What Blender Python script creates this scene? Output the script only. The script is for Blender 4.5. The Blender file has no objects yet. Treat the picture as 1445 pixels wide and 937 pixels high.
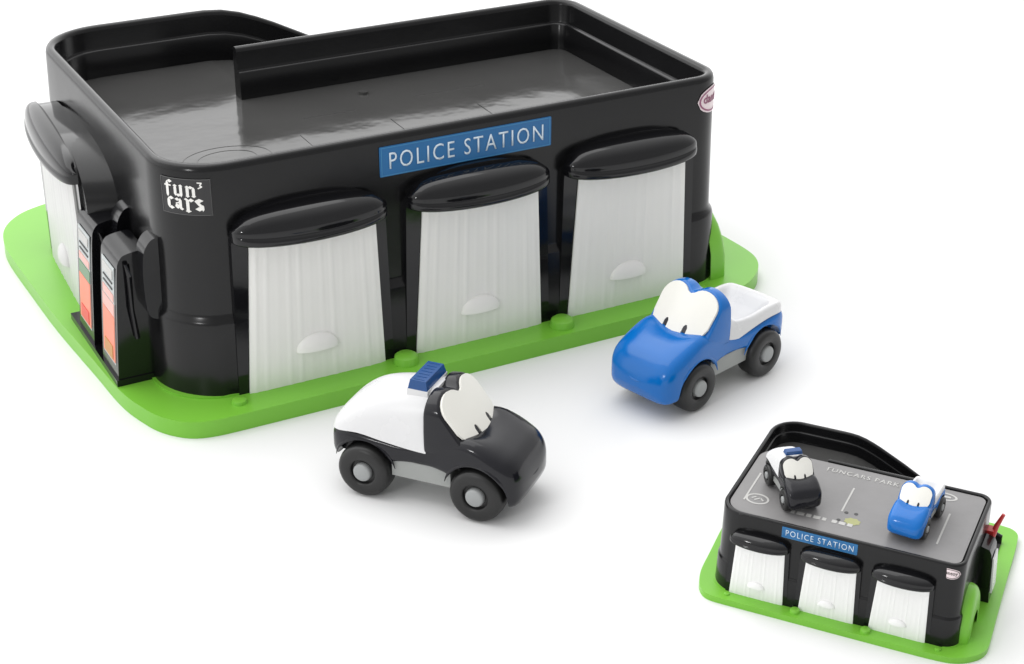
import bpy, bmesh, math, random
from mathutils import Vector, Matrix
random.seed(4)
PI = math.pi
S = 0.1            # all lengths below are written in decimetres
C = bpy.context.scene.collection
sc = bpy.context.scene

# ------------------------------------------------------------------ camera
cam_d = bpy.data.cameras.new("camera")
cam = bpy.data.objects.new("camera", cam_d)
C.objects.link(cam)
cam.location = (0, 0, 5.5069 * S)
cam.rotation_euler = (math.radians(90 - 26.992), 0, 0)
cam_d.sensor_width = 36
cam_d.lens = 59.80
cam_d.clip_start = 0.01
cam_d.clip_end = 100
sc.camera = cam

# ------------------------------------------------------------------ light
world = bpy.data.worlds.new("World")
sc.world = world
world.use_nodes = True
bg = world.node_tree.nodes["Background"]
bg.inputs[0].default_value = (1.0, 1.0, 1.0, 1)
# a white studio cove: brighter behind and to the left of the set than behind the camera
_n = world.node_tree.nodes
_l = world.node_tree.links
_tc = _n.new('ShaderNodeTexCoord')
_dot = _n.new('ShaderNodeVectorMath')
_dot.operation = 'DOT_PRODUCT'
_dot.inputs[1].default_value = Vector((-.55, .70, .45)).normalized()
_l.new(_tc.outputs['Generated'], _dot.inputs[0])
_mr = _n.new('ShaderNodeMapRange')
_mr.interpolation_type = 'SMOOTHSTEP'
_mr.inputs[1].default_value = -.5
_mr.inputs[2].default_value = .85
_mr.inputs[3].default_value = .58
_mr.inputs[4].default_value = 1.8
_l.new(_dot.outputs['Value'], _mr.inputs[0])
_l.new(_mr.outputs[0], bg.inputs[1])

def softbox(name, loc, target, size, size_y, power, col=(1, 1, 1), shape='RECTANGLE'):
    l = bpy.data.lights.new(name, 'AREA')
    l.shape = shape
    l.size = size * S
    l.size_y = size_y * S
    l.energy = power
    l.color = col
    o = bpy.data.objects.new(name, l)
    C.objects.link(o)
    o.location = Vector(loc) * S
    d = (Vector(target) - Vector(loc))
    o.rotation_euler = d.to_track_quat('-Z', 'Y').to_euler()
    return o

softbox('softbox_overhead', (-6, 14, 14), (0, 9.5, 0), 18, 18, 15.0)
softbox('softbox_front', (-6.5, 1.0, 4.6), (0.5, 9, 0.3), 1.3, .6, 1.3, shape='ELLIPSE')

sc.view_settings.view_transform = 'Standard'
sc.view_settings.look = 'None'
sc.view_settings.exposure = 0
sc.view_settings.gamma = 1
try:
    sc.cycles.max_bounces = 8
except Exception:
    pass

# ------------------------------------------------------------------ materials
def mat(name, col, rough=0.3, spec=0.5, bump=0.0, bscale=60.0, var=0.0, vscale=20, coat=0.0, sss=0.0, wave=0.0):
    m = bpy.data.materials.new(name)
    m.use_nodes = True
    nt = m.node_tree
    b = nt.nodes['Principled BSDF']
    b.inputs['Base Color'].default_value = (*col, 1)
    b.inputs['Roughness'].default_value = rough
    b.inputs['Specular IOR Level'].default_value = spec
    b.inputs['Coat Weight'].default_value = coat
    if sss:
        b.inputs['Subsurface Weight'].default_value = sss
        b.inputs['Subsurface Radius'].default_value = (.01, .01, .01)
        b.inputs['Subsurface Scale'].default_value = .3
    tc = nt.nodes.new('ShaderNodeTexCoord')
    if var:
        n = nt.nodes.new('ShaderNodeTexNoise')
        n.inputs['Scale'].default_value = vscale
        n.inputs['Detail'].default_value = 5
        nt.links.new(tc.outputs['Object'], n.inputs['Vector'])
        r = nt.nodes.new('ShaderNodeMapRange')
        r.inputs[3].default_value = 1 - var
        r.inputs[4].default_value = 1 + var
        nt.links.new(n.outputs['Fac'], r.inputs[0])
        mx = nt.nodes.new('ShaderNodeMixRGB')
        mx.blend_type = 'MULTIPLY'
        mx.inputs[0].default_value = 1
        mx.inputs[1].default_value = (*col, 1)
        nt.links.new(r.outputs[0], mx.inputs[2])
        nt.links.new(mx.outputs[0], b.inputs['Base Color'])
        r2 = nt.nodes.new('ShaderNodeMapRange')
        r2.inputs[3].default_value = max(rough * .75, .02)
        r2.inputs[4].default_value = rough * 1.3
        nt.links.new(n.outputs['Fac'], r2.inputs[0])
        nt.links.new(r2.outputs[0], b.inputs['Roughness'])
    if bump or wave:
        n2 = nt.nodes.new('ShaderNodeTexNoise')
        n2.inputs['Scale'].default_value = bscale
        n2.inputs['Detail'].default_value = 3
        nt.links.new(tc.outputs['Object'], n2.inputs['Vector'])
        bp = nt.nodes.new('ShaderNodeBump')
        bp.inputs['Strength'].default_value = 1
        bp.inputs['Distance'].default_value = bump or wave
        nt.links.new(n2.outputs['Fac'], bp.inputs['Height'])
        nt.links.new(bp.outputs['Normal'], b.inputs['Normal'])
    return m

M = {}
M['black'] = mat('black_plastic', (.006, .006, .0065), .20, .33, bump=.00010, bscale=45, var=.15, vscale=18)
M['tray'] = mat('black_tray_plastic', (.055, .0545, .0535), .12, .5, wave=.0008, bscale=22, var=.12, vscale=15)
M['gloss'] = mat('glossy_black_plastic', (.005, .005, .006), .09, .42, bump=.00006, bscale=60)
M['pump'] = mat('pump_black_plastic', (.005, .005, .006), .13, .38, bump=.00006, bscale=60)
M['green'] = mat('lime_green_plastic', (.175, .475, .042), .34, .4, bump=.00010, bscale=60, var=.10, vscale=10, sss=.05)
M['door'] = mat('off_white_plastic', (.80, .795, .77), .38, .4, bump=.00008, bscale=70, var=.03, vscale=30, sss=.06)
M['white'] = mat('white_plastic', (.66, .66, .665), .26, .5, var=.02, vscale=40)
M['shutterlit'] = mat('overexposed_white_plastic', (.83, .83, .82), .34, .4, sss=.06)  # small station's shutters: its brighter exposure is put into the colour
M['endshutter'] = mat('exposure_toned_white_plastic', (.56, .56, .55), .4, .3, var=.02, vscale=40)  # end-wall shutter: colour darkened to offset strong light that blows it out
M['blue'] = mat('blue_plastic', (.0, .125, .44), .16, .40, bump=.00008, bscale=60, var=.06, vscale=40, sss=.03)
M['carblack'] = mat('dark_car_plastic', (.008, .008, .011), .15, .36, bump=.00006, bscale=60, var=.1, vscale=40)
M['tyre'] = mat('tyre_black_plastic', (.014, .014, .014), .36, .4, bump=.0001, bscale=120, var=.1, vscale=50)
M['hub'] = mat('grey_hub_plastic', (.30, .31, .31), .35, .4, var=.05, vscale=90)
M['chassis'] = mat('grey_chassis_plastic', (.30, .31, .30), .38, .4, var=.05, vscale=60)
M['beacon'] = mat('blue_beacon_plastic', (.003, .055, .20), .2, .5, bump=.0001, bscale=120, var=.1, vscale=80)
M['eye'] = mat('eye_white_paint', (.74, .73, .68), .3, .4, var=.03, vscale=60)
M['pupil'] = mat('pupil_black_paint', (.015, .015, .02), .3, .4)
M['signblue'] = mat('blue_sticker', (.018, .135, .335), .38, .4, bump=.00005, bscale=100, var=.14, vscale=40)
M['signtext'] = mat('pale_lettering', (.66, .76, .84), .4, .3)
M['signline'] = mat('blue_sticker_edge', (.05, .22, .42), .4, .4)
M['logo'] = mat('white_print', (.78, .77, .74), .4, .3, var=.12, vscale=200)
M['logobg'] = mat('black_sticker_film', (.010, .010, .011), .16, .5)
M['logoedge'] = mat('grey_film_edge', (.09, .09, .09), .4, .3)
M['badge'] = mat('pale_pink_badge', (.78, .66, .68), .3, .4)
M['badgetext'] = mat('mauve_badge_print', (.30, .10, .18), .4, .3)
M['badgedark'] = mat('dark_badge_print', (.06, .05, .05), .4, .3)
M['asphalt'] = mat('grey_printed_board', (.20, .195, .195), .33, .4, var=.13, vscale=22, wave=.0001, bscale=60)
M['boardprint'] = mat('pale_board_print', (.46, .455, .44), .4, .3, var=.1, vscale=120)
M['boardyellow'] = mat('yellow_green_print', (.33, .34, .15), .4, .3)
M['boarddark'] = mat('dark_board_print', (.05, .05, .05), .4, .3)
M['orange'] = mat('orange_red_print', (.72, .20, .12), .35, .4, var=.15, vscale=60)
M['red'] = mat('red_print', (.62, .05, .035), .35, .4)
M['salmon'] = mat('salmon_print', (.66, .36, .32), .35, .4, var=.12, vscale=90)
M['panelgrey'] = mat('pale_grey_print', (.42, .45, .45), .35, .4, var=.15, vscale=90)
M['panelgreen'] = mat('dull_green_print', (.12, .22, .12), .35, .4)
M['amber'] = mat('amber_print', (.45, .20, .04), .35, .4)
M['redplastic'] = mat('red_plastic', (.45, .03, .03), .3, .4, var=.1, vscale=60)
M['floor'] = mat('white_studio_paper', (.76, .76, .76), .75, .15, bump=.00006, bscale=220)

# ------------------------------------------------------------------ mesh helpers
def link(name, bm, m, parent=None, smooth=True, angle=38, loc=(0, 0, 0), rot=(0, 0, 0)):
    bmesh.ops.remove_doubles(bm, verts=bm.verts, dist=1e-5)
    bmesh.ops.recalc_face_normals(bm, faces=bm.faces)
    me = bpy.data.meshes.new(name)
    bm.to_mesh(me)
    bm.free()
    me.transform(Matrix.Scale(S, 4))
    ms = m if isinstance(m, (list, tuple)) else [m]
    for x in ms:
        me.materials.append(M[x])
    if smooth:
        me.polygons.foreach_set('use_smooth', [True] * len(me.polygons))
        try:
            me.set_sharp_from_angle(angle=math.radians(angle))
        except Exception:
            pass
    o = bpy.data.objects.new(name, me)
    C.objects.link(o)
    if parent is not None:
        o.parent = parent
    o.location = Vector(loc) * S
    o.rotation_euler = rot
    return o

def thing(name, label, cat, loc=(0, 0, 0), rz=0, scale=(1, 1, 1), group=None):
    o = bpy.data.objects.new(name, None)
    C.objects.link(o)
    o.empty_display_size = .01
    o.location = Vector(loc) * S
    o.rotation_euler = (0, 0, rz)
    o.scale = scale
    o['label'] = label
    o['category'] = cat
    if group:
        o['group'] = group
    return o

def copy_tree(o, parent=None):
    c = o.copy()
    C.objects.link(c)
    c.parent = parent
    for ch in list(o.children):
        copy_tree(ch, c)
    return c

def grid(bm, rows, close_u=False, close_v=False, mi=0):
    """rows: list of lists of points -> quads"""
    vs = [[bm.verts.new(p) for p in r] for r in rows]
    nu, nv = len(rows), len(rows[0])
    for i in range(nu if close_u else nu - 1):
        for j in range(nv if close_v else nv - 1):
            a, b = vs[i][j], vs[(i + 1) % nu][j]
            c, d = vs[(i + 1) % nu][(j + 1) % nv], vs[i][(j + 1) % nv]
            try:
                f = bm.faces.new((a, b, c, d))
                f.material_index = mi
            except Exception:
                pass
    return vs

def cap(bm, ring, mi=0):
    try:
        f = bm.faces.new(ring)
        f.material_index = mi
    except Exception:
        pass

def bevel_all(bm, w, seg=3, ang=30):
    es = [e for e in bm.edges if len(e.link_faces) == 2 and e.calc_face_angle(0) > math.radians(ang)]
    bmesh.ops.bevel(bm, geom=es, offset=w, offset_type='OFFSET', segments=seg, profile=.5, affect='EDGES', clamp_overlap=True)

def box(bm, x0, x1, y0, y1, z0, z1, bev=0, seg=3, top=None):
    t = bmesh.new()
    k = top or (0, 0)
    P = [(x0, y0, z0), (x1, y0, z0), (x1, y1, z0), (x0, y1, z0),
         (x0 + k[0], y0 + k[1], z1), (x1 - k[0], y0 + k[1], z1), (x1 - k[0], y1 - k[1], z1), (x0 + k[0], y1 - k[1], z1)]
    v = [t.verts.new(p) for p in P]
    for f in ((0, 3, 2, 1), (4, 5, 6, 7), (0, 1, 5, 4), (1, 2, 6, 5), (2, 3, 7, 6), (3, 0, 4, 7)):
        t.faces.new([v[i] for i in f])
    if bev:
        bevel_all(t, bev, seg)
    merge(bm, t)

def merge(bm, t, mtx=None, mi=None):
    if mtx is not None:
        bmesh.ops.transform(t, matrix=mtx, verts=t.verts)
    mp = {v: bm.verts.new(v.co) for v in t.verts}
    for f in t.faces:
        try:
            n = bm.faces.new([mp[v] for v in f.verts])
            n.material_index = f.material_index if mi is None else mi
        except Exception:
            pass
    t.free()

def prism(pts, z0, z1, bev=0, seg=3, ang=30):
    """closed outline in the xy plane pulled up from z0 to z1"""
    t = bmesh.new()
    lo = [t.verts.new((x, y, z0)) for x, y in pts]
    hi = [t.verts.new((x, y, z1)) for x, y in pts]
    n = len(pts)
    t.faces.new(list(reversed(lo)))
    t.faces.new(hi)
    for i in range(n):
        t.faces.new((lo[i], lo[(i + 1) % n], hi[(i + 1) % n], hi[i]))
    if bev:
        es = [e for e in t.edges if len(e.link_faces) == 2 and abs(e.verts[0].co.z - e.verts[1].co.z) < 1e-7
              and e.calc_face_angle(0) > math.radians(ang)]
        bmesh.ops.bevel(t, geom=es, offset=bev, offset_type='OFFSET', segments=seg, profile=.5, affect='EDGES', clamp_overlap=True)
    return t

def tube(bm, pts, r, n=8, mi=0, caps=True):
    pts = [Vector(p) for p in pts]
    rows = []
    up = Vector((0.03, 0.05, 1)).normalized()
    for i, p in enumerate(pts):
        d = (pts[min(i + 1, len(pts) - 1)] - pts[max(i - 1, 0)]).normalized()
        a = d.cross(up)
        if a.length < 1e-3:
            a = d.cross(Vector((1, 0, 0)))
        a.normalize()
        b = a.cross(d)
        rr = r[i] if isinstance(r, (list, tuple)) else r
        rows.append([tuple(p + a * rr * math.cos(2 * PI * k / n) + b * rr * math.sin(2 * PI * k / n)) for k in range(n)])
    vs = grid(bm, rows, close_v=True, mi=mi)
    if caps:
        cap(bm, vs[0], mi)
        cap(bm, list(reversed(vs[-1])), mi)

def lathe(bm, prof, axis='Y', n=40, c=(0, 0, 0), mi=0):
    """prof: list of (radius, along-axis)"""
    rows = []
    for r, a in prof:
        row = []
        for k in range(n):
            t = 2 * PI * k / n
            u, v = r * math.cos(t), r * math.sin(t)
            if axis == 'Y':
                row.append((c[0] + u, c[1] + a, c[2] + v))
            elif axis == 'X':
                row.append((c[0] + a, c[1] + u, c[2] + v))
            else:
                row.append((c[0] + u, c[1] + v, c[2] + a))
        rows.append(row)
    vs = grid(bm, rows, close_v=True, mi=mi)
    if prof[0][0] > 1e-4:
        cap(bm, vs[0], mi)
    if prof[-1][0] > 1e-4:
        cap(bm, list(reversed(vs[-1])), mi)

def soften(p, n=2):
    for _ in range(n):
        p = [q for i in range(len(p)) for q in ((p[i][0] * .75 + p[(i + 1) % len(p)][0] * .25, p[i][1] * .75 + p[(i + 1) % len(p)][1] * .25),
                                                (p[i][0] * .25 + p[(i + 1) % len(p)][0] * .75, p[i][1] * .25 + p[(i + 1) % len(p)][1] * .75))]
    return p

def round_rect(x0, x1, y0, y1, r, n=8):
    rs = r if isinstance(r, (list, tuple)) else (r,) * 4
    out = []
    for (cx, cy, a0, rr) in ((x1 - rs[0], y1 - rs[0], 0, rs[0]), (x0 + rs[1], y1 - rs[1], 90, rs[1]),
                             (x0 + rs[2], y0 + rs[2], 180, rs[2]), (x1 - rs[3], y0 + rs[3], 270, rs[3])):
        for k in range(n + 1):
            a = math.radians(a0 + 90 * k / n)
            out.append((cx + rr * math.cos(a), cy + rr * math.sin(a)))
    return out

def text_bm(body, size, bold=0.0, spacing=1.0, depth=0.0, shear=0.0, res=3):
    cu = bpy.data.curves.new('lettering', 'FONT')
    cu.body = body
    cu.size = size
    cu.offset = bold
    cu.space_character = spacing
    cu.extrude = depth
    cu.shear = shear
    cu.align_x = 'CENTER'
    cu.align_y = 'CENTER'
    cu.resolution_u = res
    o = bpy.data.objects.new('lettering', cu)
    C.objects.link(o)
    dg = bpy.context.evaluated_depsgraph_get()
    dg.update()
    me = bpy.data.meshes.new_from_object(o.evaluated_get(dg))
    bm = bmesh.new()
    bm.from_mesh(me)
    bpy.data.objects.remove(o)
    bpy.data.curves.remove(cu)
    bpy.data.meshes.remove(me)
    # centre and report extents
    xs = [v.co.x for v in bm.verts]
    ys = [v.co.y for v in bm.verts]
    bmesh.ops.translate(bm, verts=bm.verts, vec=(-(min(xs) + max(xs)) / 2, -(min(ys) + max(ys)) / 2, 0))
    return bm, max(xs) - min(xs), max(ys) - min(ys)

def fit_text(body, w, h, depth=.003, bold=0.0, spacing=1.0, shear=0.0):
    bm, tw, th = text_bm(body, 1.0, bold, spacing, 0.0, shear)
    bmesh.ops.scale(bm, vec=(w / tw, h / th, 1), verts=bm.verts)
    r = bmesh.ops.extrude_face_region(bm, geom=list(bm.faces))
    vv = [g for g in r['geom'] if isinstance(g, bmesh.types.BMVert)]
    bmesh.ops.translate(bm, verts=vv, vec=(0, 0, depth))
    return bm

def map_verts(bm, fn):
    for v in bm.verts:
        v.co = Vector(fn(*v.co))
    return bm

# ------------------------------------------------------------------ the setting
bm = bmesh.new()
box(bm, -600, 600, -400, 900, -1, 0)
fl = link('floor', bm, 'floor', smooth=False)
fl['kind'] = 'structure'

# ------------------------------------------------------------------ police station
L, W, D, H, HB = 4.08, 2.265, 1.015, 1.695, .12
FLOORZ = 1.305
def ramp_top(x):
    pts = [(1.30, H), (1.45, 1.69), (1.62, 1.65), (1.85, 1.56), (2.1, 1.43), (2.37, 1.29), (2.68, 1.11), (3.2, .80), (3.8, .46), (4.3, .25)]
    if x <= pts[0][0]:
        return H
    for (a, za), (b, zb) in zip(pts, pts[1:]):
        if x <= b:
            return za + (zb - za) * (x - a) / (b - a)
    return pts[-1][1]

def shell_path():
    """outer outline of the station wall: point, outward normal, height of the wall top"""
    P = []
    def seg(a, b, n, k):
        for i in range(k + 1):
            t = i / k
            P.append((a[0] + (b[0] - a[0]) * t, a[1] + (b[1] - a[1]) * t, n[0], n[1], H))
    def arc(cx, cy, r, a0, a1, k):
        for i in range(1, k):
            a = math.radians(a0 + (a1 - a0) * i / k)
            P.append((cx + r * math.cos(a), cy + r * math.sin(a), math.cos(a), math.sin(a), H))
    seg((1.24, W), (L - .22, W), (0, 1), 10)
    arc(L - .22, W - .22, .22, 90, 0, 10)
    seg((L, W - .22), (L, .22), (1, 0), 8)
    arc(L - .22, .22, .22, 0, -90, 10)
    seg((L - .22, 0), (.42, 0), (0, -1), 14)
    arc(.42, .42, .42, -90, -180, 16)
    seg((0, .42), (0, W + D - .5), (-1, 0), 10)
    arc(.5, W + D - .5, .5, 180, 90, 18)
    k = 26
    for i in range(k + 1):
        x = .5 + (4.2 - .5) * i / k
        P.append((x, W + D, 0, 1, ramp_top(x)))
    return P

def build_station(root, variant):
    # ---- wall shell, swept once round the plan
    prof = [(.060, HB - .02), (.052, .30), (.044, .625), (.036, .650), (.020, .668), (.014, .70), (.006, 1.2), (.000, H - .045), (-.006, H - .02), (-.018, H - .004),
            (-.036, H), (-.056, H - .002), (-.070, H - .014), (-.076, H - .035), (-.080, H - .165), (-.084, H - .175), (-.108, H - .180), (-.114, H - .190), (-.118, FLOORZ - .03)]
    bm = bmesh.new()
    rows = []
    for (x, y, nx, ny, ht) in shell_path():
        row = []
        for (o, z) in prof:
            dz = ht - H
            if z > 1.25:
                zz = z + dz
            else:
                zz = min(z, max(HB - .02, 1.25 + dz)) if dz < 0 else z
                if z < .2:
                    zz = z
            o2 = o + (.055 * max(0, 1 - z / H) * (1 if nx < -.3 else 0) * (.35 + .3 * y / 2))
            row.append((x + nx * o2, y + ny * o2, zz))
        rows.append(row)
    vs = grid(bm, rows)
    cap(bm, vs[0])
    cap(bm, vs[-1])
    body = link('body', bm, 'black', root, angle=50)
    # ---- tray floor with the ramp running down behind it
    bm = bmesh.new()
    o = .108
    pts = []
    for (x, y, nx, ny, ht) in shell_path():
        if ny > .99 and y < W + .1:
            continue
        if y > W + D - .001 and x > 1.36:
            continue
        pts.append((x - nx * o, y - ny * o))
    pts = pts + [(1.36, W + D - o), (1.36, W - .04), (L - .3, W - .04)]
    v = [bm.verts.new((x, y, FLOORZ)) for x, y in pts]
    f = bm.faces.new(v)
    bmesh.ops.triangulate(bm, faces=[f])
    rows = []
    for i in range(20):
        x = 1.36 + (4.2 - 1.36) * i / 19
        z = ramp_top(x) - .39
        z = max(z, HB + .02)
        rows.append([(x, W - .03, z), (x, W + D - .06, z)])
    grid(bm, rows)
    tray = link('tray_floor', bm, 'tray', root, smooth=False)
    # faint moulded marks in the tray
    cx, cy = .74, 1.05
    for rr in (.16, .24):
        bm = bmesh.new()
        tube(bm, [(cx + rr * 1.3 * math.cos(a * PI / 18), cy + rr * math.sin(a * PI / 18), FLOORZ - .002) for a in range(37)], .005, 6, caps=False)
        link('moulded_ring', bm, 'tray', tray)
    for (x0, y0, x1, y1) in ((1.35, .35, 1.35, 1.25), (2.05, .35, 2.05, 1.25), (2.75, .35, 2.75, 1.25), (1.5, 1.55, 1.9, 1.55), (2.4, 1.62, 3.0, 1.62), (1.5, .9, 1.8, .9), (2.2, .8, 2.55, .8)):
        bm = bmesh.new()
        tube(bm, [(x0, y0, FLOORZ - .002), (x1, y1, FLOORZ - .002)], .0065, 6)
        link('moulded_line', bm, 'tray', tray)
    bm = bmesh.new()
    tube(bm, [(2.10, 1.86, FLOORZ - .01), (2.10, 1.86, FLOORZ + .02)], .035, 12)
    link('moulded_stud', bm, 'tray', tray)
    # ---- green base
    out = [(-.28, .10), (-.22, -.08), (-.09, -.24), (.06, -.295), (.30, -.300), (1.5, -.300), (3.0, -.300), (3.9, -.295), (4.2, -.24), (4.42, -.08), (4.54, .08), (4.585, .26), (4.57, .6),
           (4.50, 2.0), (4.45, 3.45), (4.40, 3.72), (4.15, 3.84), (2.0, 3.84), (.2, 3.80), (-.12, 3.70), (-.28, 3.56), (-.39, 3.38), (-.445, 3.15), (-.46, 2.9),
           (-.445, 2.3), (-.43, 1.7), (-.395, 1.2), (-.365, .8), (-.35, .5), (-.325, .28)]
    for _ in range(2):
        out = [q for i in range(len(out)) for q in ((out[i][0] * .75 + out[(i + 1) % len(out)][0] * .25, out[i][1] * .75 + out[(i + 1) % len(out)][1] * .25),
                                                    (out[i][0] * .25 + out[(i + 1) % len(out)][0] * .75, out[i][1] * .25 + out[(i + 1) % len(out)][1] * .75))]
    bm = prism(out, 0, HB, .035, 4, 60)
    # raised inner step that the walls sit on, set in from the rim
    t = prism(round_rect(-.10, 4.16, -.055, 3.36, (.25, .5, .42, .25)), HB - .02, HB + .012, .008, 2, 40)
    merge(bm, t)
    base = link('base', bm, 'green', root, angle=50)
    # moulded pegs on the base edge between the doors
    for (x, y, r) in ((1.485, -.15, .085), (2.68, -.17, .085), (.30, -.15, .05), (3.86, -.15, .05)):
        bm = bmesh.new()
        ph = .068 if r > .06 else .03
        lathe(bm, [(.0, HB + ph), (r * .7, HB + ph - .003), (r * .92, HB + ph * .75), (r, HB + ph * .3), (r * 1.05, HB - .02)], 'Z', 28, (x, y, 0))
        link('peg', bm, 'green', base)
    for (x0, x1, y) in ((.30, .34, -.2), (1.47, 1.50, -.235)):
        pass
    # green guard standing against the right-hand wall
    bm = bmesh.new()
    rows = []
    for i in range(13):
        a = PI * i / 12
        row = []
        for j in range(9):
            b = PI / 2 * j / 8
            xx = 4.02 + (.16 if variant == 'big' else .25) * math.sin(b) ** .6
            yy = (.36 if variant == 'big' else .60) + (.40 if variant == 'big' else .46) * math.cos(a) * (math.cos(b) ** .25 * .5 + .5)
            zz = HB - .02 + (.56 if variant == 'big' else .86) * math.sin(a) ** .7 * (math.cos(b) ** .5 * .55 + .45)
            row.append((xx, yy, zz))
        rows.append(row)
    grid(bm, rows)
    link('side_guard', bm, 'green', base, angle=60)

    # ---- door bays: frame, visor, ribbed shutter with a handle
    def bay(mtx, wide=.97, mdoor='door', jut=.20, margin=.06):
        bw = wide / 2 + margin
        # arched surround
        t = bmesh.new()
        pts = [(-bw - .01, HB - .01), (bw + .01, HB - .01)]
        n = 32
        for k in range(n + 1):
            a = PI * k / n
            pts.append(((bw - .015) * math.copysign(abs(math.cos(a)) ** .75, math.cos(a)), 1.12 + .295 * math.sin(a) ** .7))
        pp = prism(pts, -.06, .075, .03, 3, 30)
        # stand it up: outline y -> z, height -> -y
        map_verts(pp, lambda x, y, z: (x, -z, y))
        merge(t, pp)
        bmesh.ops.transform(t, matrix=mtx, verts=t.verts)
        fr = link('door_surround', t, 'gloss', root, angle=45)
        # visor
        t = bmesh.new()
        a_ = bw - .015
        rows = []
        vprof = [(.0, 1.205, 0), (.80, 1.205, 0), (.93, 1.207, .0), (.985, 1.216, 0), (1.0, 1.232, 0), (.985, 1.248, 0), (.945, 1.257, 0), (.915, 1.262, .0), (.905, 1.268, .0), (.91, 1.276, .03)]
        for q in range(1, 9):
            b = PI / 2 * q / 8
            vprof.append((.91 * math.cos(b) ** .8 if q < 8 else 0.0, 1.276, math.sin(b)))
        nU = 30
        for k in range(nU + 1):
            u = PI * k / nU
            row = []
            for (sx, z, up) in vprof:
                x = a_ * math.cos(u) * (1 - .10 * up * up)
                yb = jut * math.sin(u) ** .75
                y = -.07 - yb * sx
                zz = z - .030 * math.sin(u) + .15 * up * (math.sin(u) ** .55)
                row.append((x, y, zz))
            rows.append(row)
        grid(t, rows)
        bmesh.ops.transform(t, matrix=mtx, verts=t.verts)
        link('visor', t, 'gloss', fr, angle=50)
        # shutter: tapered, with shallow vertical flutes
        t = bmesh.new()
        nc = 120
        z0, z1 = HB - .002, 1.26
        rows = []
        hb_, ht_ = wide / 2, wide / 2 * .885
        for j in range(7):
            tt = j / 6
            z = z0 + (z1 - z0) * tt
            hw = hb_ + (ht_ - hb_) * tt
            row = []
            for i in range(nc + 1):
                s = i / nc
                rib = (.5 - .5 * math.cos(2 * PI * s * 12)) * (.75 + .25 * math.sin(s * 23))
                row.append((-hw + 2 * hw * s + .02 * tt, -.088 - .0045 * rib ** 2.2 - .010 * (1 - (2 * s - 1) ** 8), z))
            rows.append(row)
        vs2 = grid(t, rows)
        back = [[(r[0][0], -.06, r[0][2]) for r in rows], [(r[-1][0], -.06, r[0][2]) for r in rows]]
        for side, idx in ((back[0], 0), (back[1], -1)):
            for j in range(6):
                a1 = t.verts.new(side[j]); b1 = t.verts.new(side[j + 1])
                t.faces.new((vs2[j][idx], vs2[j + 1][idx], b1, a1))
        bmesh.ops.transform(t, matrix=mtx, verts=t.verts)
        dr_ = link('door', t, mdoor, root, angle=60)
        t = bmesh.new()
        rows = []
        hx, hz = 0.0, .345
        for k in range(19):
            u = PI * k / 18
            row = []
            for q in range(9):
                b = PI / 2 * q / 8
                row.append((hx + .150 * math.cos(u) * math.cos(b), -.098 - .050 * math.sin(u) * math.cos(b), hz + .115 * math.sin(b)))
            rows.append(row)
        grid(t, rows)
        # underside
        rows = [[(hx + .150 * math.cos(PI * k / 18), -.098, hz), (hx + .150 * math.cos(PI * k / 18), -.098 - .050 * math.sin(PI * k / 18), hz)] for k in range(19)]
        grid(t, rows)
        bmesh.ops.transform(t, matrix=mtx, verts=t.verts)
        link('handle', t, mdoor, dr_, angle=60)

    for cx in (.885, 2.085, 3.27):
        bay(Matrix.Translation((cx - (0 if variant == 'big' else .11), .018, 0)), .965 if variant == 'big' else .93, 'door' if variant == 'big' else 'shutterlit')
    def bay_arch(hw, ztop, depth):
        pts = [(-hw, HB - .01), (hw, HB - .01)]
        for k in range(41):
            a = PI * k / 40
            pts.append((hw * math.copysign(abs(math.cos(a)) ** .8, math.cos(a)), 1.02 + (ztop - 1.02) * math.sin(a) ** .8))
        pp = prism(pts, -.10, depth, .05, 4, 30)
        map_verts(pp, lambda x, y, z: (x * (1 - .12 * max(0, z) / .16), -z, y))
        bmesh.ops.transform(pp, matrix=Matrix.Translation((-.02, 2.0, 0)) @ Matrix.Rotation(math.radians(-93), 4, 'Z'), verts=pp.verts)
        link('bay_arch', pp, 'black', root, angle=55)
    if variant == 'big':
        # shuttered bay on the left-hand end wall
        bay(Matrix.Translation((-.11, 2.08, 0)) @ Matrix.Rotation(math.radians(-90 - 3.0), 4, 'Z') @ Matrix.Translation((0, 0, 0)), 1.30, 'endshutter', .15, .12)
        bay_arch(.90, 1.41, .15)

        # ---- fuel pumps on the left-hand end wall
        bm = bmesh.new()
        box(bm, -.335, .02, .42, 1.56, HB - .01, HB + .045, .012)
        pad = link('pump_plinth', bm, 'pump', root)
        for y0 in (.43, 1.00):
            bm = bmesh.new()
            t = bmesh.new()
            # side outline of the pump (x outward, z up), pulled along y
            o_ = [(-.320, HB), (-.322, HB + .04), (-.255, .95), (-.23, 1.01), (-.195, 1.04), (-.05, 1.055), (-.035, 1.02), (-.01, HB + .04), (-.01, HB)]
            pp = prism(soften(o_), 0, .36, .045, 5, 60)
            map_verts(pp, lambda x, y, z: (x, y0 + z, y))
            # slight waist at the rear edge
            merge(bm, pp)
            p = link('fuel_pump', bm, 'pump', root, angle=45)
            bm = bmesh.new()
            o2 = [(-.08, .60), (-.12, .68), (-.115, 1.05), (-.06, 1.15), (.0, 1.17), (.06, 1.16), (.06, .60)]
            pp = prism(soften(o2), 0, .15, .03, 4, 60)
            map_verts(pp, lambda x, y, z: (x, y0 - .12 + z, y))
            merge(bm, pp)
            link('nozzle_holder', bm, 'pump', p, angle=45)
            bm = bmesh.new()
            tube(bm, [(-.19, y0 - .02, .98), (-.185, y0 - .035, .90), (-.19, y0 - .03, .66), (-.17, y0 - .02, .45)], .018, 8)
            link('hose', bm, 'pump', p)
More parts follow.
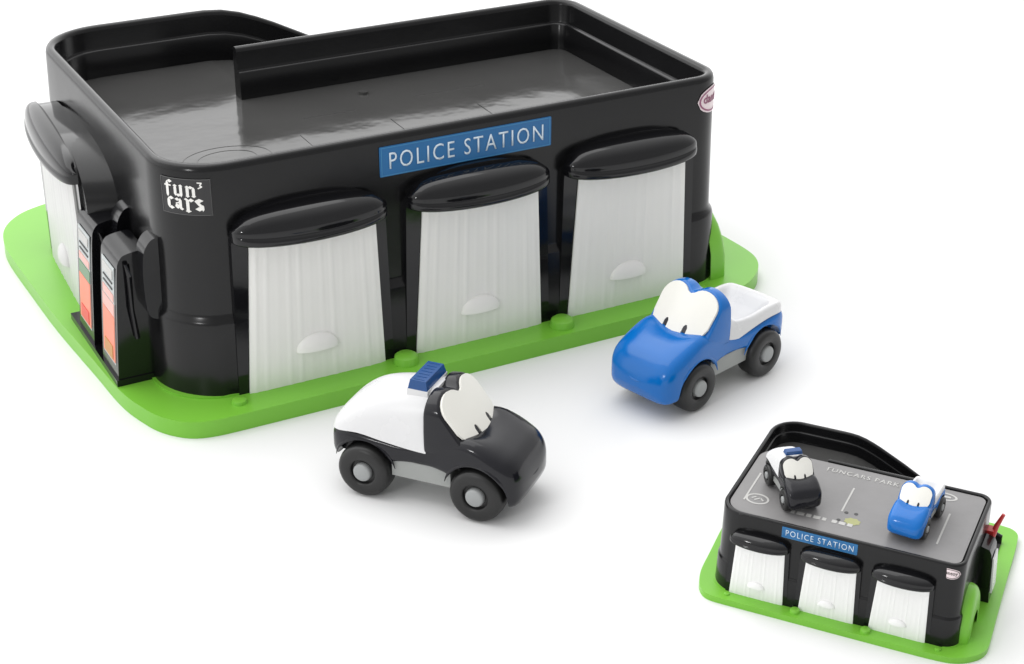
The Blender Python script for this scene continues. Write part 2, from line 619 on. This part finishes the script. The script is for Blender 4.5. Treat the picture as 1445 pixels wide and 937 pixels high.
            # printed panel on the outward face
            def panel(name, za, zb, m, ya=.045, yb=.315, off=.004, par=p):
                bm = bmesh.new()
                xa = -.320 + (za - HB - .03) / (.95 - HB - .03) * .065 - off
                xb = -.320 + (zb - HB - .03) / (.95 - HB - .03) * .065 - off
                v = [bm.verts.new(q) for q in ((xa, y0 + ya, za), (xa, y0 + yb, za), (xb, y0 + yb, zb), (xb, y0 + ya, zb))]
                f = bm.faces.new(v)
                r = bmesh.ops.extrude_face_region(bm, geom=[f])
                bmesh.ops.translate(bm, verts=[g for g in r['geom'] if isinstance(g, bmesh.types.BMVert)], vec=(.006, 0, 0))
                return link(name, bm, m, par, smooth=False)
            pn = panel('printed_panel', .25, .935, 'panelgrey')
            panel('printed_band', .265, .59, 'orange', .05, .31, .008, pn)
            panel('printed_band', .595, .68, 'salmon' if y0 < .5 else 'panelgreen', .05, .31, .008, pn)
            panel('printed_band', .695, .745, 'salmon', .06, .30, .008, pn)
            panel('printed_mark', .275, .37, 'amber' if y0 < .5 else 'red', .09, .27, .012, pn)
            panel('printed_mark', .85, .91, 'boardprint', .07, .29, .010, pn)
            panel('printed_mark', .775, .785, 'boarddark', .08, .28, .010, pn)
            panel('printed_mark', .815, .825, 'boarddark', .08, .28, .010, pn)
    else:
        bay_arch(.62, 1.42, .07)

    # ---- blue sign over the middle door
    sdx, sdz = (0, 0) if variant == 'big' else (-.29, .02)
    bm = prism(round_rect(1.405 + sdx, 2.665 + sdx, 1.418 + sdz, 1.622 + sdz, .008, 3), -.004, .004)
    map_verts(bm, lambda x, y, z: (x, .0 - .006 - z + .004 * (1.6 - y), y))
    sg = link('sign', bm, 'signblue', root, smooth=False)
    bm = fit_text('POLICE STATION', 1.13, .112, .004, bold=-.006, spacing=1.22)
    map_verts(bm, lambda x, y, z: (x + 2.037 + sdx, -.0115 - z + .004 * (.08), y + 1.523 + sdz))
    link('lettering', bm, 'signtext', sg, smooth=False)
    bm = bmesh.new()
    for (a, b, c, d) in ((1.415, 2.655, 1.612, 1.617), (1.415, 2.655, 1.423, 1.428), (1.415, 1.42, 1.428, 1.612), (2.65, 2.655, 1.428, 1.612)):
        box(bm, a + sdx, b + sdx, -.0125, -.0095, c + sdz, d + sdz)
    link('border', bm, 'signline', sg, smooth=False)

    # ---- round the corner: white blackletter logo on the front left corner
    def on_corner(cx, cy, r, a0, off):
        def fn(x, y, z):
            a = a0 + x / r
            rr = r + off + z
            return (cx + rr * math.cos(a), cy + rr * math.sin(a), y)
        return fn
    if variant == 'big':
        lf0 = on_corner(.42, .42, .42, math.radians(229), .008)
        lf = lambda x, y, z: lf0(x, y - .028, z)
        bm = bmesh.new()
        n = 12
        rows = [[(-.165 + .33 * i / n, 1.40, 0), (-.165 + .33 * i / n, 1.64, 0)] for i in range(n + 1)]
        grid(bm, rows)
        map_verts(bm, lf)
        lg = link('logo_sticker', bm, 'logobg', root)
        bm = bmesh.new()
        for (a, b, c, d) in ((-.165, .165, 1.635, 1.64), (-.165, .165, 1.40, 1.405), (-.165, -.16, 1.405, 1.635), (.16, .165, 1.405, 1.635)):
            m_ = max(1, int((b - a) / .03))
            rows = [[(a + (b - a) * i / m_, c, .0015), (a + (b - a) * i / m_, d, .0015)] for i in range(m_ + 1)]
            grid(bm, rows)
        map_verts(bm, lf)
        link('border', bm, 'logoedge', lg)
        bm = bmesh.new()
        def quad(pts):
            v = [bm.verts.new((px, py, .003)) for px, py in pts]
            bm.faces.new(v)
        def stem(x, y0, y1, w=.019):
            quad([(x - w / 2, y0 + w * .5), (x, y0 - w * .3), (x + w / 2, y0 + w * .5), (x + w / 2, y1 - w * .5), (x, y1 + w * .3), (x - w / 2, y1 - w * .5)])
        def dia(x, y, s=.016, t=None):
            t = t or s
            quad([(x - s, y), (x, y - t), (x + s, y), (x, y + t)])
        def bar(x0, y0, x1, y1, w=.009):
            d = Vector((x1 - x0, y1 - y0)).normalized()
            nx, ny = -d.y * w / 2, d.x * w / 2
            quad([(x0 - nx, y0 - ny), (x1 - nx, y1 - ny), (x1 + nx, y1 + ny), (x0 + nx, y0 + ny)])
        # "fun"
        yb, yx, yt = 1.528, 1.588, 1.622
        stem(-.115, yb - .012, yt - .01); dia(-.096, yt - .006, .018, .012); bar(-.135, yx, -.088, yx, .010)
        stem(-.060, yb, yx); stem(-.022, yb - .006, yx + .004); dia(-.060, yx + .002, .015, .010); dia(-.041, yb + .002, .018, .011); dia(-.022, yx + .004, .014, .010)
        stem(.020, yb - .004, yx); stem(.058, yb - .002, yx - .004); dia(.020, yx, .015, .010); dia(.040, yx - .002, .018, .011); dia(.020, yb, .014, .010); dia(.058, yb, .015, .010)
        # small raised mark
        bar(.083, 1.618, .112, 1.616, .008); bar(.110, 1.616, .098, 1.600, .008); bar(.097, 1.600, .113, 1.592, .008); bar(.112, 1.592, .086, 1.580, .008)
        # "cars"
        yb, yx = 1.438, 1.505
        stem(-.112, yb + .006, yx - .004, .022); dia(-.094, yx, .020, .012); dia(-.094, yb + .004, .022, .012); stem(-.094, yb + .008, yb + .014, .010)
        stem(-.032, yb + .002, yx, .020); dia(-.050, yb + .016, .020, .017); dia(-.052, yx - .004, .018, .011); stem(-.058, yb + .006, yb + .034, .014); bar(-.062, yb + .036, -.03, yb + .044, .008); dia(-.024, yb + .002, .014, .010)
        stem(.016, yb - .016, yx, .020); dia(.038, yx - .004, .020, .013); dia(.018, yb - .010, .020, .010); dia(.006, yx + .002, .012, .009)
        dia(.088, yx - .006, .026, .014); bar(.066, yx - .004, .104, yb + .016, .018); dia(.086, yb + .006, .026, .015); stem(.108, yb - .006, yb + .03, .014)
        map_verts(bm, lf)
        link('lettering', bm, 'logo', lg, smooth=False)

    # ---- oval badge on the front right corner
    rf = on_corner(L - .22, .22, .22, math.radians(309 if variant == 'big' else 272), .008)
    def oval(a, b, z, n=28, inner=None, cy=1.52):
        bm = bmesh.new()
        if inner:
            rows = [[(a * math.cos(2 * PI * k / n), cy + b * math.sin(2 * PI * k / n), z), (inner[0] * math.cos(2 * PI * k / n), cy + inner[1] * math.sin(2 * PI * k / n), z)] for k in range(n)]
            grid(bm, rows, close_u=True)
        else:
            rows = []
            for j in range(13):
                x = -a + 2 * a * j / 12
                hh = b * math.sqrt(max(0, 1 - (x / a) ** 2))
                rows.append([(x, cy - hh - 1e-4, z), (x, cy + hh + 1e-4, z)])
            grid(bm, rows)
        return map_verts(bm, rf)
    bg_ = link('badge', oval(.165, .098, 0), 'badge', root)
    link('border', oval(.152, .087, .002, 28, (.139, .076)), 'badgetext' if variant == 'big' else 'badgedark', bg_)
    bm = fit_text('dantoy', .23, .085, .0015, bold=.012)
    map_verts(bm, lambda x, y, z: rf(x, y + 1.525, z + .002))
    link('lettering', bm, 'badgetext' if variant == 'big' else 'badgedark', bg_, smooth=False)

    if variant == 'small':
        # pump block on the right-hand end wall, with its pale side panel and red nozzle
        bm = bmesh.new()
        o_ = [(4.00, HB), (4.02, 1.15), (4.10, 1.20), (4.24, 1.16), (4.28, 1.08), (4.34, HB)]
        pp = prism(o_, 0, .42, .03, 3, 20)
        map_verts(pp, lambda x, y, z: (x, 1.42 + z, y))
        merge(bm, pp)
        p = link('fuel_pump', bm, 'pump', root, angle=45)
        bm = bmesh.new()
        pp = prism([(4.335, .30), (4.30, .98), (4.325, .98), (4.365, .30)], 0, .34, .008, 2, 20)
        map_verts(pp, lambda x, y, z: (x, 1.46 + z, y))
        merge(bm, pp)
        link('printed_panel', bm, 'white', p)
        bm = bmesh.new()
        box(bm, 4.06, 4.20, 1.90, 2.08, .90, 1.22, .03)
        tube(bm, [(4.16, 1.98, 1.0), (4.22, 2.02, 1.28), (4.30, 2.06, 1.50)], [.055, .045, .03], 10)
        link('nozzle', bm, 'redplastic', p)

root = thing('toy_police_station', 'large black toy police station with green base, empty open roof tray and fuel pumps', 'toy building',
             (-2.0929, 9.5636, 0), math.radians(28.060))
build_station(root, 'big')
mini = thing('toy_police_station', 'small black toy police station with grey printed road board on its roof', 'toy building',
             (1.1016, 7.6833, 0), -.4395, (.3225, .332, .3176))
build_station(mini, 'small')

# ------------------------------------------------------------------ road board lying on the small station
MINI = Matrix.Translation((1.1016, 7.6833, 0)) @ Matrix.Rotation(-.4395, 4, 'Z') @ Matrix.Diagonal((.3225, .332, .3176, 1))
BZ = H - .028
board = thing('road_board', 'grey printed road board lying on the roof of the small station under two cars', 'play board',
              (1.1016, 7.6833, 0), -.4395, (.3225, .332, .3176))
bm = prism(round_rect(.095, L - .095, .095, W - .10, (.14, .30, .32, .14), 8), H - .17, BZ, .01, 2, 40)
bm2 = bmesh.new()
link('board', bm, 'asphalt', board, smooth=False)
def on_board(name, bm, m):
    map_verts(bm, lambda x, y, z: (x, y, z + BZ + .0015))
    return link(name, bm, m, board, smooth=False)
def strip(bm, x0, y0, x1, y1, w, h=.004):
    d = Vector((x1 - x0, y1 - y0)).normalized()
    nx, ny = -d.y * w / 2, d.x * w / 2
    pp = prism([(x0 - nx, y0 - ny), (x1 - nx, y1 - ny), (x1 + nx, y1 + ny), (x0 + nx, y0 + ny)], 0, h)
    merge(bm, pp)
bm = fit_text('FUNCARS PARK', 1.26, .125, .004, bold=.016, spacing=1.12)
map_verts(bm, lambda x, y, z: (x + 1.93, y + 1.95, z))
on_board('lettering', bm, 'boardprint')
for (a, b, c, d) in ((.30, .45, .30, 1.35), (1.88, .78, 1.88, 1.55), (3.52, .50, 3.52, 1.45)):
    bm = bmesh.new()
    strip(bm, a, b, c, d, .03)
    on_board('road_line', bm, 'boardprint')
bm = bmesh.new()
x = 1.12
for wdt in (.10, .16, .12, .15, .10, .0, .12, .14, .12):
    if wdt:
        strip(bm, x, .44, x + wdt - .035, .44, .085)
    x += wdt if wdt else .06
on_board('printed_strip', bm, 'boardprint')
bm = bmesh.new()
n = 26
rows = [[(.50 + .20 * math.cos(2 * PI * k / n), .56 + .16 * math.sin(2 * PI * k / n), .003), (.50 + .165 * math.cos(2 * PI * k / n), .56 + .125 * math.sin(2 * PI * k / n), .003)] for k in range(n)]
grid(bm, rows, close_u=True)
strip(bm, .40, .56, .46, .62, .03); strip(bm, .46, .52, .54, .60, .03); strip(bm, .54, .60, .61, .53, .03)
on_board('round_emblem', bm, 'boardprint')
bm = bmesh.new()
rows = [[(3.32 + .22 * math.cos(2 * PI * k / n), 1.93 + .12 * math.sin(2 * PI * k / n), .003), (3.32 + .18 * math.cos(2 * PI * k / n), 1.93 + .085 * math.sin(2 * PI * k / n), .003)] for k in range(n)]
grid(bm, rows, close_u=True)
strip(bm, 3.2, 1.93, 3.43, 1.93, .05)
on_board('oval_emblem', bm, 'boardprint')
bm = bmesh.new()
pp = prism([(2.12 + .12 * math.cos(a * PI / 8) * (1 + .2 * (a % 2)), .56 + .09 * math.sin(a * PI / 8) * (1 + .2 * (a % 2))) for a in range(16)], 0, .003)
merge(bm, pp)
on_board('printed_spot', bm, 'boardyellow')
for (x, y) in ((1.96, .78), (2.12, .80), (1.90, .52)):
    bm = prism([(x + .035 * math.cos(a * PI / 5), y + .035 * math.sin(a * PI / 5)) for a in range(10)], 0, .003)
    on_board('printed_spot', bm, 'boarddark')

# ------------------------------------------------------------------ toy cars
WX, WR = .365, .171
def loft(bm, xs, half, top, bot, ex=2.6, n=28, exb=5.0, mi=0):
    rows = []
    for x in xs:
        w, zt, zb = half(x), top(x), bot(x)
        zc, hh = (zt + zb) / 2, (zt - zb) / 2
        row = []
        for k in range(n):
            a = 2 * PI * k / n
            c, s = math.cos(a), math.sin(a)
            e = ex if s >= 0 else exb
            row.append((x, w * math.copysign(abs(c) ** (2 / e), c), zc + hh * math.copysign(abs(s) ** (2 / e), s)))
        rows.append(row)
    vs = grid(bm, rows, close_v=True, mi=mi)
    cap(bm, vs[0], mi)
    cap(bm, list(reversed(vs[-1])), mi)

def lerp(tab):
    def f(x):
        if x <= tab[0][0]:
            return tab[0][1]
        for i in range(len(tab) - 1):
            a, va = tab[i]
            b, vb = tab[i + 1]
            if x <= b:
                t = (x - a) / (b - a)
                # catmull-rom
                pa = tab[i - 1] if i > 0 else (a - (b - a), va - (vb - va))
                pb = tab[i + 2] if i + 2 < len(tab) else (b + (b - a), vb + (vb - va))
                m0 = (vb - pa[1]) / (b - pa[0]) * (b - a)
                m1 = (pb[1] - va) / (pb[0] - a) * (b - a)
                return (2 * t ** 3 - 3 * t * t + 1) * va + (t ** 3 - 2 * t * t + t) * m0 + (-2 * t ** 3 + 3 * t * t) * vb + (t ** 3 - t * t) * m1
        return tab[-1][1]
    return f

def m_outline(inset=0.0, n=10, frame=True):
    """two-lobed outline (u across, v up): windscreen frame, or the white eyes inside it"""
    vtop = .366 - inset
    r = .126 - inset
    cx, cy = .114, vtop - r
    hw = .246 - inset
    right = []
    if frame:
        right += [(.246, -.06), (.250, .02), (.251, .12)]
    else:
        right += [(.130, .016), (.172, .024), (.205, .055), (hw - .004, .12)]
    for k in range(n + 1):
        a = math.radians(0 + 140 * k / n)
        right.append((cx + (hw - cx) * math.cos(a) if math.cos(a) > 0 else cx + r * math.cos(a), cy + r * math.sin(a)))
    left = [(-u, v) for u, v in reversed(right)]
    return right + [(0, vtop - .048 - inset * .25)] + left

O0 = Vector((.335, 0, .458))
VV = Vector((-.62, 0, .785)).normalized()
NN = Vector((.785, 0, .62)).normalized()
def on_screen(u, v, h):
    # the windscreen is bowed: its sides fall back a little
    p = O0 + VV * v + NN * (h - .55 * u * u)
    return (p.x, u, p.z)

def make_car(name, label, group, police):
    WX = .365 if police else .347
    t = thing(name, label, 'toy car', group=group)
    paint = 'carblack' if police else 'blue'
    # --- lower body with bonnet
    half = lerp([(-.605, .15), (-.59, .195), (-.54, .232), (-.45, .250), (-.2, .245), (0, .240), (.2, .258), (.38, .276), (.48, .278), (.55, .270), (.595, .248), (.62, .212), (.633, .16), (.640, .09)])
    top = lerp([(-.605, .36), (-.59, .41), (-.54, .44), (-.40, .445), (-.25, .425), (-.1, .405), (.05, .43), (.16, .458), (.28, .482), (.36, .490), (.45, .480), (.52, .452), (.565, .425), (.605, .372), (.63, .305), (.640, .26)])
    bot = lerp([(-.605, .26), (-.59, .225), (-.54, .20), (-.3, .22), (-.1, .265), (.1, .265), (.3, .20), (.45, .125), (.55, .112), (.595, .122), (.62, .155), (.640, .21)])
    xs = [-.605, -.60, -.59, -.575, -.55] + [-.52 + .04 * i for i in range(27)] + [.54, .56, .577, .592, .604, .615, .624, .631, .636, .640]
    bm = bmesh.new()
    loft(bm, xs, half, top, bot, 3.7, 48, 5)
    for v in bm.verts:
        if not police and v.co.x > .38:
            v.co.x += (v.co.x - .38) * .17
        if not police and v.co.z > .3 and abs((v.co.x + .17) / .31) < 1 and abs(v.co.y) < .215:
            v.co.z = .31
    for v in bm.verts:   # the wings stand a little higher than the bonnet between them
        if v.co.z > .3:
            q = min(1, abs(v.co.y) / half(min(v.co.x, .63)))
            v.co.z += .050 * math.exp(-((v.co.x - .27) / .17) ** 2) * min(1, (q / .8) ** 2) * min(1, (v.co.z - .3) / .12)
    bmesh.ops.remove_doubles(bm, verts=bm.verts, dist=1e-5)
    bmesh.ops.recalc_face_normals(bm, faces=bm.faces)
    body_me = bpy.data.meshes.new('body')
    bm.to_mesh(body_me)
    bm.free()
    bo = bpy.data.objects.new('body', body_me)
    C.objects.link(bo)
    cut = bmesh.new()
    for sx in (-1, 1):
        for sy in (-1, 1):
            lathe(cut, [(.192, 0), (.204, .01), (.204, .3)], 'Y', 48, (sx * WX, 0, WR))
            # move this cylinder to its side
            k = 48 * 3
            vs = list(cut.verts)[-k:]
            for v in vs:
                v.co.y = sy * (.115 + (v.co.y))
    bmesh.ops.recalc_face_normals(cut, faces=cut.faces)
    cm = bpy.data.meshes.new('cut')
    cut.to_mesh(cm)
    cut.free()
    co = bpy.data.objects.new('cut', cm)
    C.objects.link(co)
    md = bo.modifiers.new('b', 'BOOLEAN')
    md.operation = 'DIFFERENCE'
    md.object = co
    md.solver = 'EXACT'
    dg = bpy.context.evaluated_depsgraph_get()
    dg.update()
    me = bpy.data.meshes.new_from_object(bo.evaluated_get(dg))
    bm = bmesh.new()
    bm.from_mesh(me)
    bpy.data.objects.remove(bo)
    bpy.data.objects.remove(co)
    bpy.data.meshes.remove(me)
    for f in bm.faces:
        f.material_index = 0
    # fender lips
    for sx in (-1, 1):
        for sy in (-1, 1):
            pts = []
            for k in range(19):
                a = math.radians(14 + 152 * k / 18)
                x = sx * WX + .209 * math.cos(a)
                z = WR + .209 * math.sin(a)
                yy = half(x) - .006 if z < .33 else half(x) * (1 - abs((z - .27) / (top(x) - .26)) ** 3.2 * .25) - .004
                pts.append((x, sy * yy, z))
            tube(bm, pts, [.002, .005, .009] + [.012] * 13 + [.009, .005, .002], 8)
    # grin on the nose
    pts = []
    for k in range(15):
        u = -1 + 2 * k / 14
        y = .115 * u
        z = .275 - .030 * (1 - u * u) + .012
        xn = (.634 if police else .678) - .30 * y * y - .10 * abs(u) ** 3 * .3
        pts.append((xn, y, z))
    tube(bm, pts, [.003] + [.009] * 13 + [.003], 8)
    body = link('body', bm, paint, t, angle=42)
    # --- windscreen frame
    bm = bmesh.new()
    ol = m_outline(0)
    nn = len(ol)
    fr = [bm.verts.new(on_screen(u, v, 0)) for u, v in ol]
    bk = []
    for u, v in ol:
        p = on_screen(u, v, 0)
        bk.append(bm.verts.new((.030, u * 1.0, max(p[2], .33) - .008)))
    bm.faces.new(fr)
    bm.faces.new(list(reversed(bk)))
    for i in range(nn):
        bm.faces.new((fr[i], bk[i], bk[(i + 1) % nn], fr[(i + 1) % nn]))
    bmesh.ops.recalc_face_normals(bm, faces=bm.faces)
    bevel_all(bm, .014, 3, 50)
    link('windscreen_frame', bm, paint, t, angle=60)
    # --- eyes: one white two-lobed plate notched by the pupils
    def eye_pts():
        base = m_outline(.015, 10, False)
        out = []
        # two notches in the lower edge where the pupils sit
        for c in (-.080, .080):
            out += [(c - .04, .012), (c - .018, .014), (c - .016, .078), (c - .006, .096), (c + .006, .096), (c + .016, .078), (c + .018, .014), (c + .04, .012)]
        out += base
        return out
    bm = bmesh.new()
    ep = eye_pts()
    t2 = prism(ep, .0, .016, .005, 2, 50)
    bmesh.ops.triangulate(t2, faces=[f for f in t2.faces if len(f.verts) > 4])
    merge(bm, t2)
    # cut across so the plate can follow the bowed screen
    for k in range(-6, 7):
        bmesh.ops.bisect_plane(bm, geom=bm.verts[:] + bm.edges[:] + bm.faces[:], plane_co=(k * .035, 0, 0), plane_no=(1, 0, 0))
    map_verts(bm, on_screen)
    ey = link('eyes', bm, 'eye', t, smooth=False)
    for c in (-.080, .080):
        bm = bmesh.new()
        t2 = prism([(c + .014 * math.cos(a * PI / 8), .070 + .028 * math.sin(a * PI / 8)) for a in range(16)], .0, .012, .003, 2, 50)
        merge(bm, t2)
        map_verts(bm, on_screen)
        link('pupil', bm, 'pupil', ey, smooth=False)
    # --- cabin or open rear
    bm = bmesh.new()
    if police:
        hw = lerp([(-.592, .175), (-.57, .212), (-.50, .238), (-.3, .243), (-.1, .238), (.07, .236)])
        
        tp = lerp([(-.592, .445), (-.57, .485), (-.50, .560), (-.40, .630), (-.28, .680), (-.14, .712), (0, .725), (.07, .722)])
        rows = []
        xs2 = [-.592, -.585, -.57, -.55, -.52, -.48, -.44, -.40, -.35, -.30, -.25, -.2, -.15, -.1, -.05, 0, .025, .042]
        n = 26
        for x in xs2:
            row = []
            wv, zt = hw(x), tp(x)
            zb = lerp([(-.6, .405), (-.54, .410), (-.40, .425), (-.25, .405), (-.1, .385), (.0, .378), (.07, .376)])(x)
            for k in range(n + 1):
                a = PI * k / n
                c, s = math.cos(a), math.sin(a)
                yy = wv * math.copysign(abs(c) ** (2 / 3.2), c)
                zz = zb + (zt - zb) * abs(s) ** (2 / 3.2)
                taper = 1 - .17 * ((zz - zb) / .33)
                row.append((x, yy * taper * 1.035, zz))
            rows.append(row)
        vs = grid(bm, rows)
        cap(bm, vs[0])
        cap(bm, vs[-1])
        cab = link('cabin', bm, 'white', t, angle=60)
        # blue light bar on a low white foot
        bm = bmesh.new()
        box(bm, -.120, .014, -.138, .138, .68, .726, .006)
        ft = link('light_foot', bm, 'white', cab)
        bm = bmesh.new()
        box(bm, -.115, .010, -.135, .135, .725, .782, .018, 3, (.012, .012))
        for k in range(7):
            y = -.105 + .035 * k
            box(bm, -.085, -.020, y - .004, y + .004, .780, .784, .0015, 1)
        link('light_bar', bm, 'beacon', cab)
    else:
        rows = []
        xs2 = [-.590, -.582, -.56, -.53, -.50, -.46, -.42, -.38, -.34, -.30, -.26, -.22, -.18, -.14, -.10, -.06, -.02, .02, .05, .075]
        hw = lerp([(-.590, .16), (-.56, .205), (-.50, .232), (-.3, .240), (-.1, .236), (.075, .234)])
        rim = lerp([(-.590, .43), (-.56, .462), (-.50, .484), (-.38, .490), (-.2, .480), (-.05, .500), (.02, .555), (.075, .66)])
        n = 36
        for x in xs2:
            row = []
            wv, zr = hw(x), rim(x)
            zb = lerp([(-.6, .395), (-.54, .410), (-.40, .420), (-.25, .405), (-.1, .375), (.0, .360), (.075, .38)])(x)
            for k in range(n + 1):
                s = -1 + 2 * k / n
                # walls up, rounded rim, scooped seat between
                q = abs(s)
                if q > .86:
                    f_ = (1 - q) / .14
                    yy = wv * (1 - .07 * f_ ** 1.5)
                    zz = zb + (zr - zb) * math.sin(f_ * PI / 2) ** .8
                else:
                    yy = wv * .93 * q / .86
                    yn = yy / .19
                    xn = (x + .17) / .30
                    sc_ = max(0.0, 1 - abs(yn) ** 4) * max(0.0, 1 - abs(xn) ** 4)
                    crown = .012 * (1 - (yy / .24) ** 2)
                    hump = (zr - .49) * (1 - max(0, 1 - (yy / .19) ** 4)) if zr > .49 else 0
                    zz = min(zr, .49) + crown + hump - .125 * sc_ ** .7
                row.append((x, math.copysign(yy, s), zz))
            rows.append(row)
        vs = grid(bm, rows)
        cap(bm, vs[0])
        cab = link('open_cockpit', bm, 'white', t, angle=70)
    # --- grey chassis between the wheels
    bm = bmesh.new()
    box(bm, -.50, .50, -.112, .112, .12, .30, .012)
    box(bm, -.19, .19, -.225, .225, .170, .285, .012)
    link('chassis', bm, 'chassis', t)
    # --- wheels
    for sx in (-1, 1):
        for sy in (-1, 1):
            c = (sx * WX, 0, WR)
            y1, y0 = .282, .130
            prof = [(.0, y0), (.138, y0), (.160, y0 + .010), (.169, y0 + .03), (.171, y0 + .07), (.169, y1 - .040), (.162, y1 - .018), (.150, y1 - .006), (.134, y1 - .001),
                    (.110, y1), (.092, y1 - .002), (.082, y1 - .006), (.077, y1 - .016), (.075, y1 - .030), (.0, y1 - .030)]
            bm = bmesh.new()
            lathe(bm, [(r, a * sy) for r, a in prof], 'Y', 44, c)
            w = link('wheel', bm, 'tyre', t, angle=50)
            prof = [(.058, y1 - .032), (.057, y1 - .004), (.053, y1 + .004), (.045, y1 + .008), (.0, y1 + .0085)]
            bm = bmesh.new()
            lathe(bm, [(r, a * sy) for r, a in prof], 'Y', 32, c)
            link('hub', bm, 'hub', w, angle=50)
            bm = bmesh.new()
            tube(bm, [(c[0], sy * .10, c[2]), (c[0], sy * .14, c[2])], .03, 12)
            link('axle', bm, 'chassis', w)
    return t

black = make_car('toy_police_car', 'large black and white toy police car with blue light bar standing on the white floor', 'toy cars', True)
blue = make_car('toy_car', 'large blue toy car with open white cockpit standing beside the green base', 'toy cars', False)

def place(o, x, y, z, deg, s=1.0):
    o.location = Vector((x, y, z)) * S
    o.rotation_euler = (0, 0, math.radians(deg))
    o.scale = (s, s, s)

place(black, -.449, 8.748, 0, -22.65)
place(blue, 1.280, 10.105, 0, -136)
b2 = copy_tree(black)
b2['label'] = 'tiny black and white toy police car parked on the grey road board'
g2 = copy_tree(blue)
g2['label'] = 'tiny blue toy car parked on the grey road board'
place(b2, 1.512, 7.825, BZ * .3176 + .0012, -78, .35)
place(g2, 2.135, 7.55, BZ * .3176 + .0012, -121, .35)
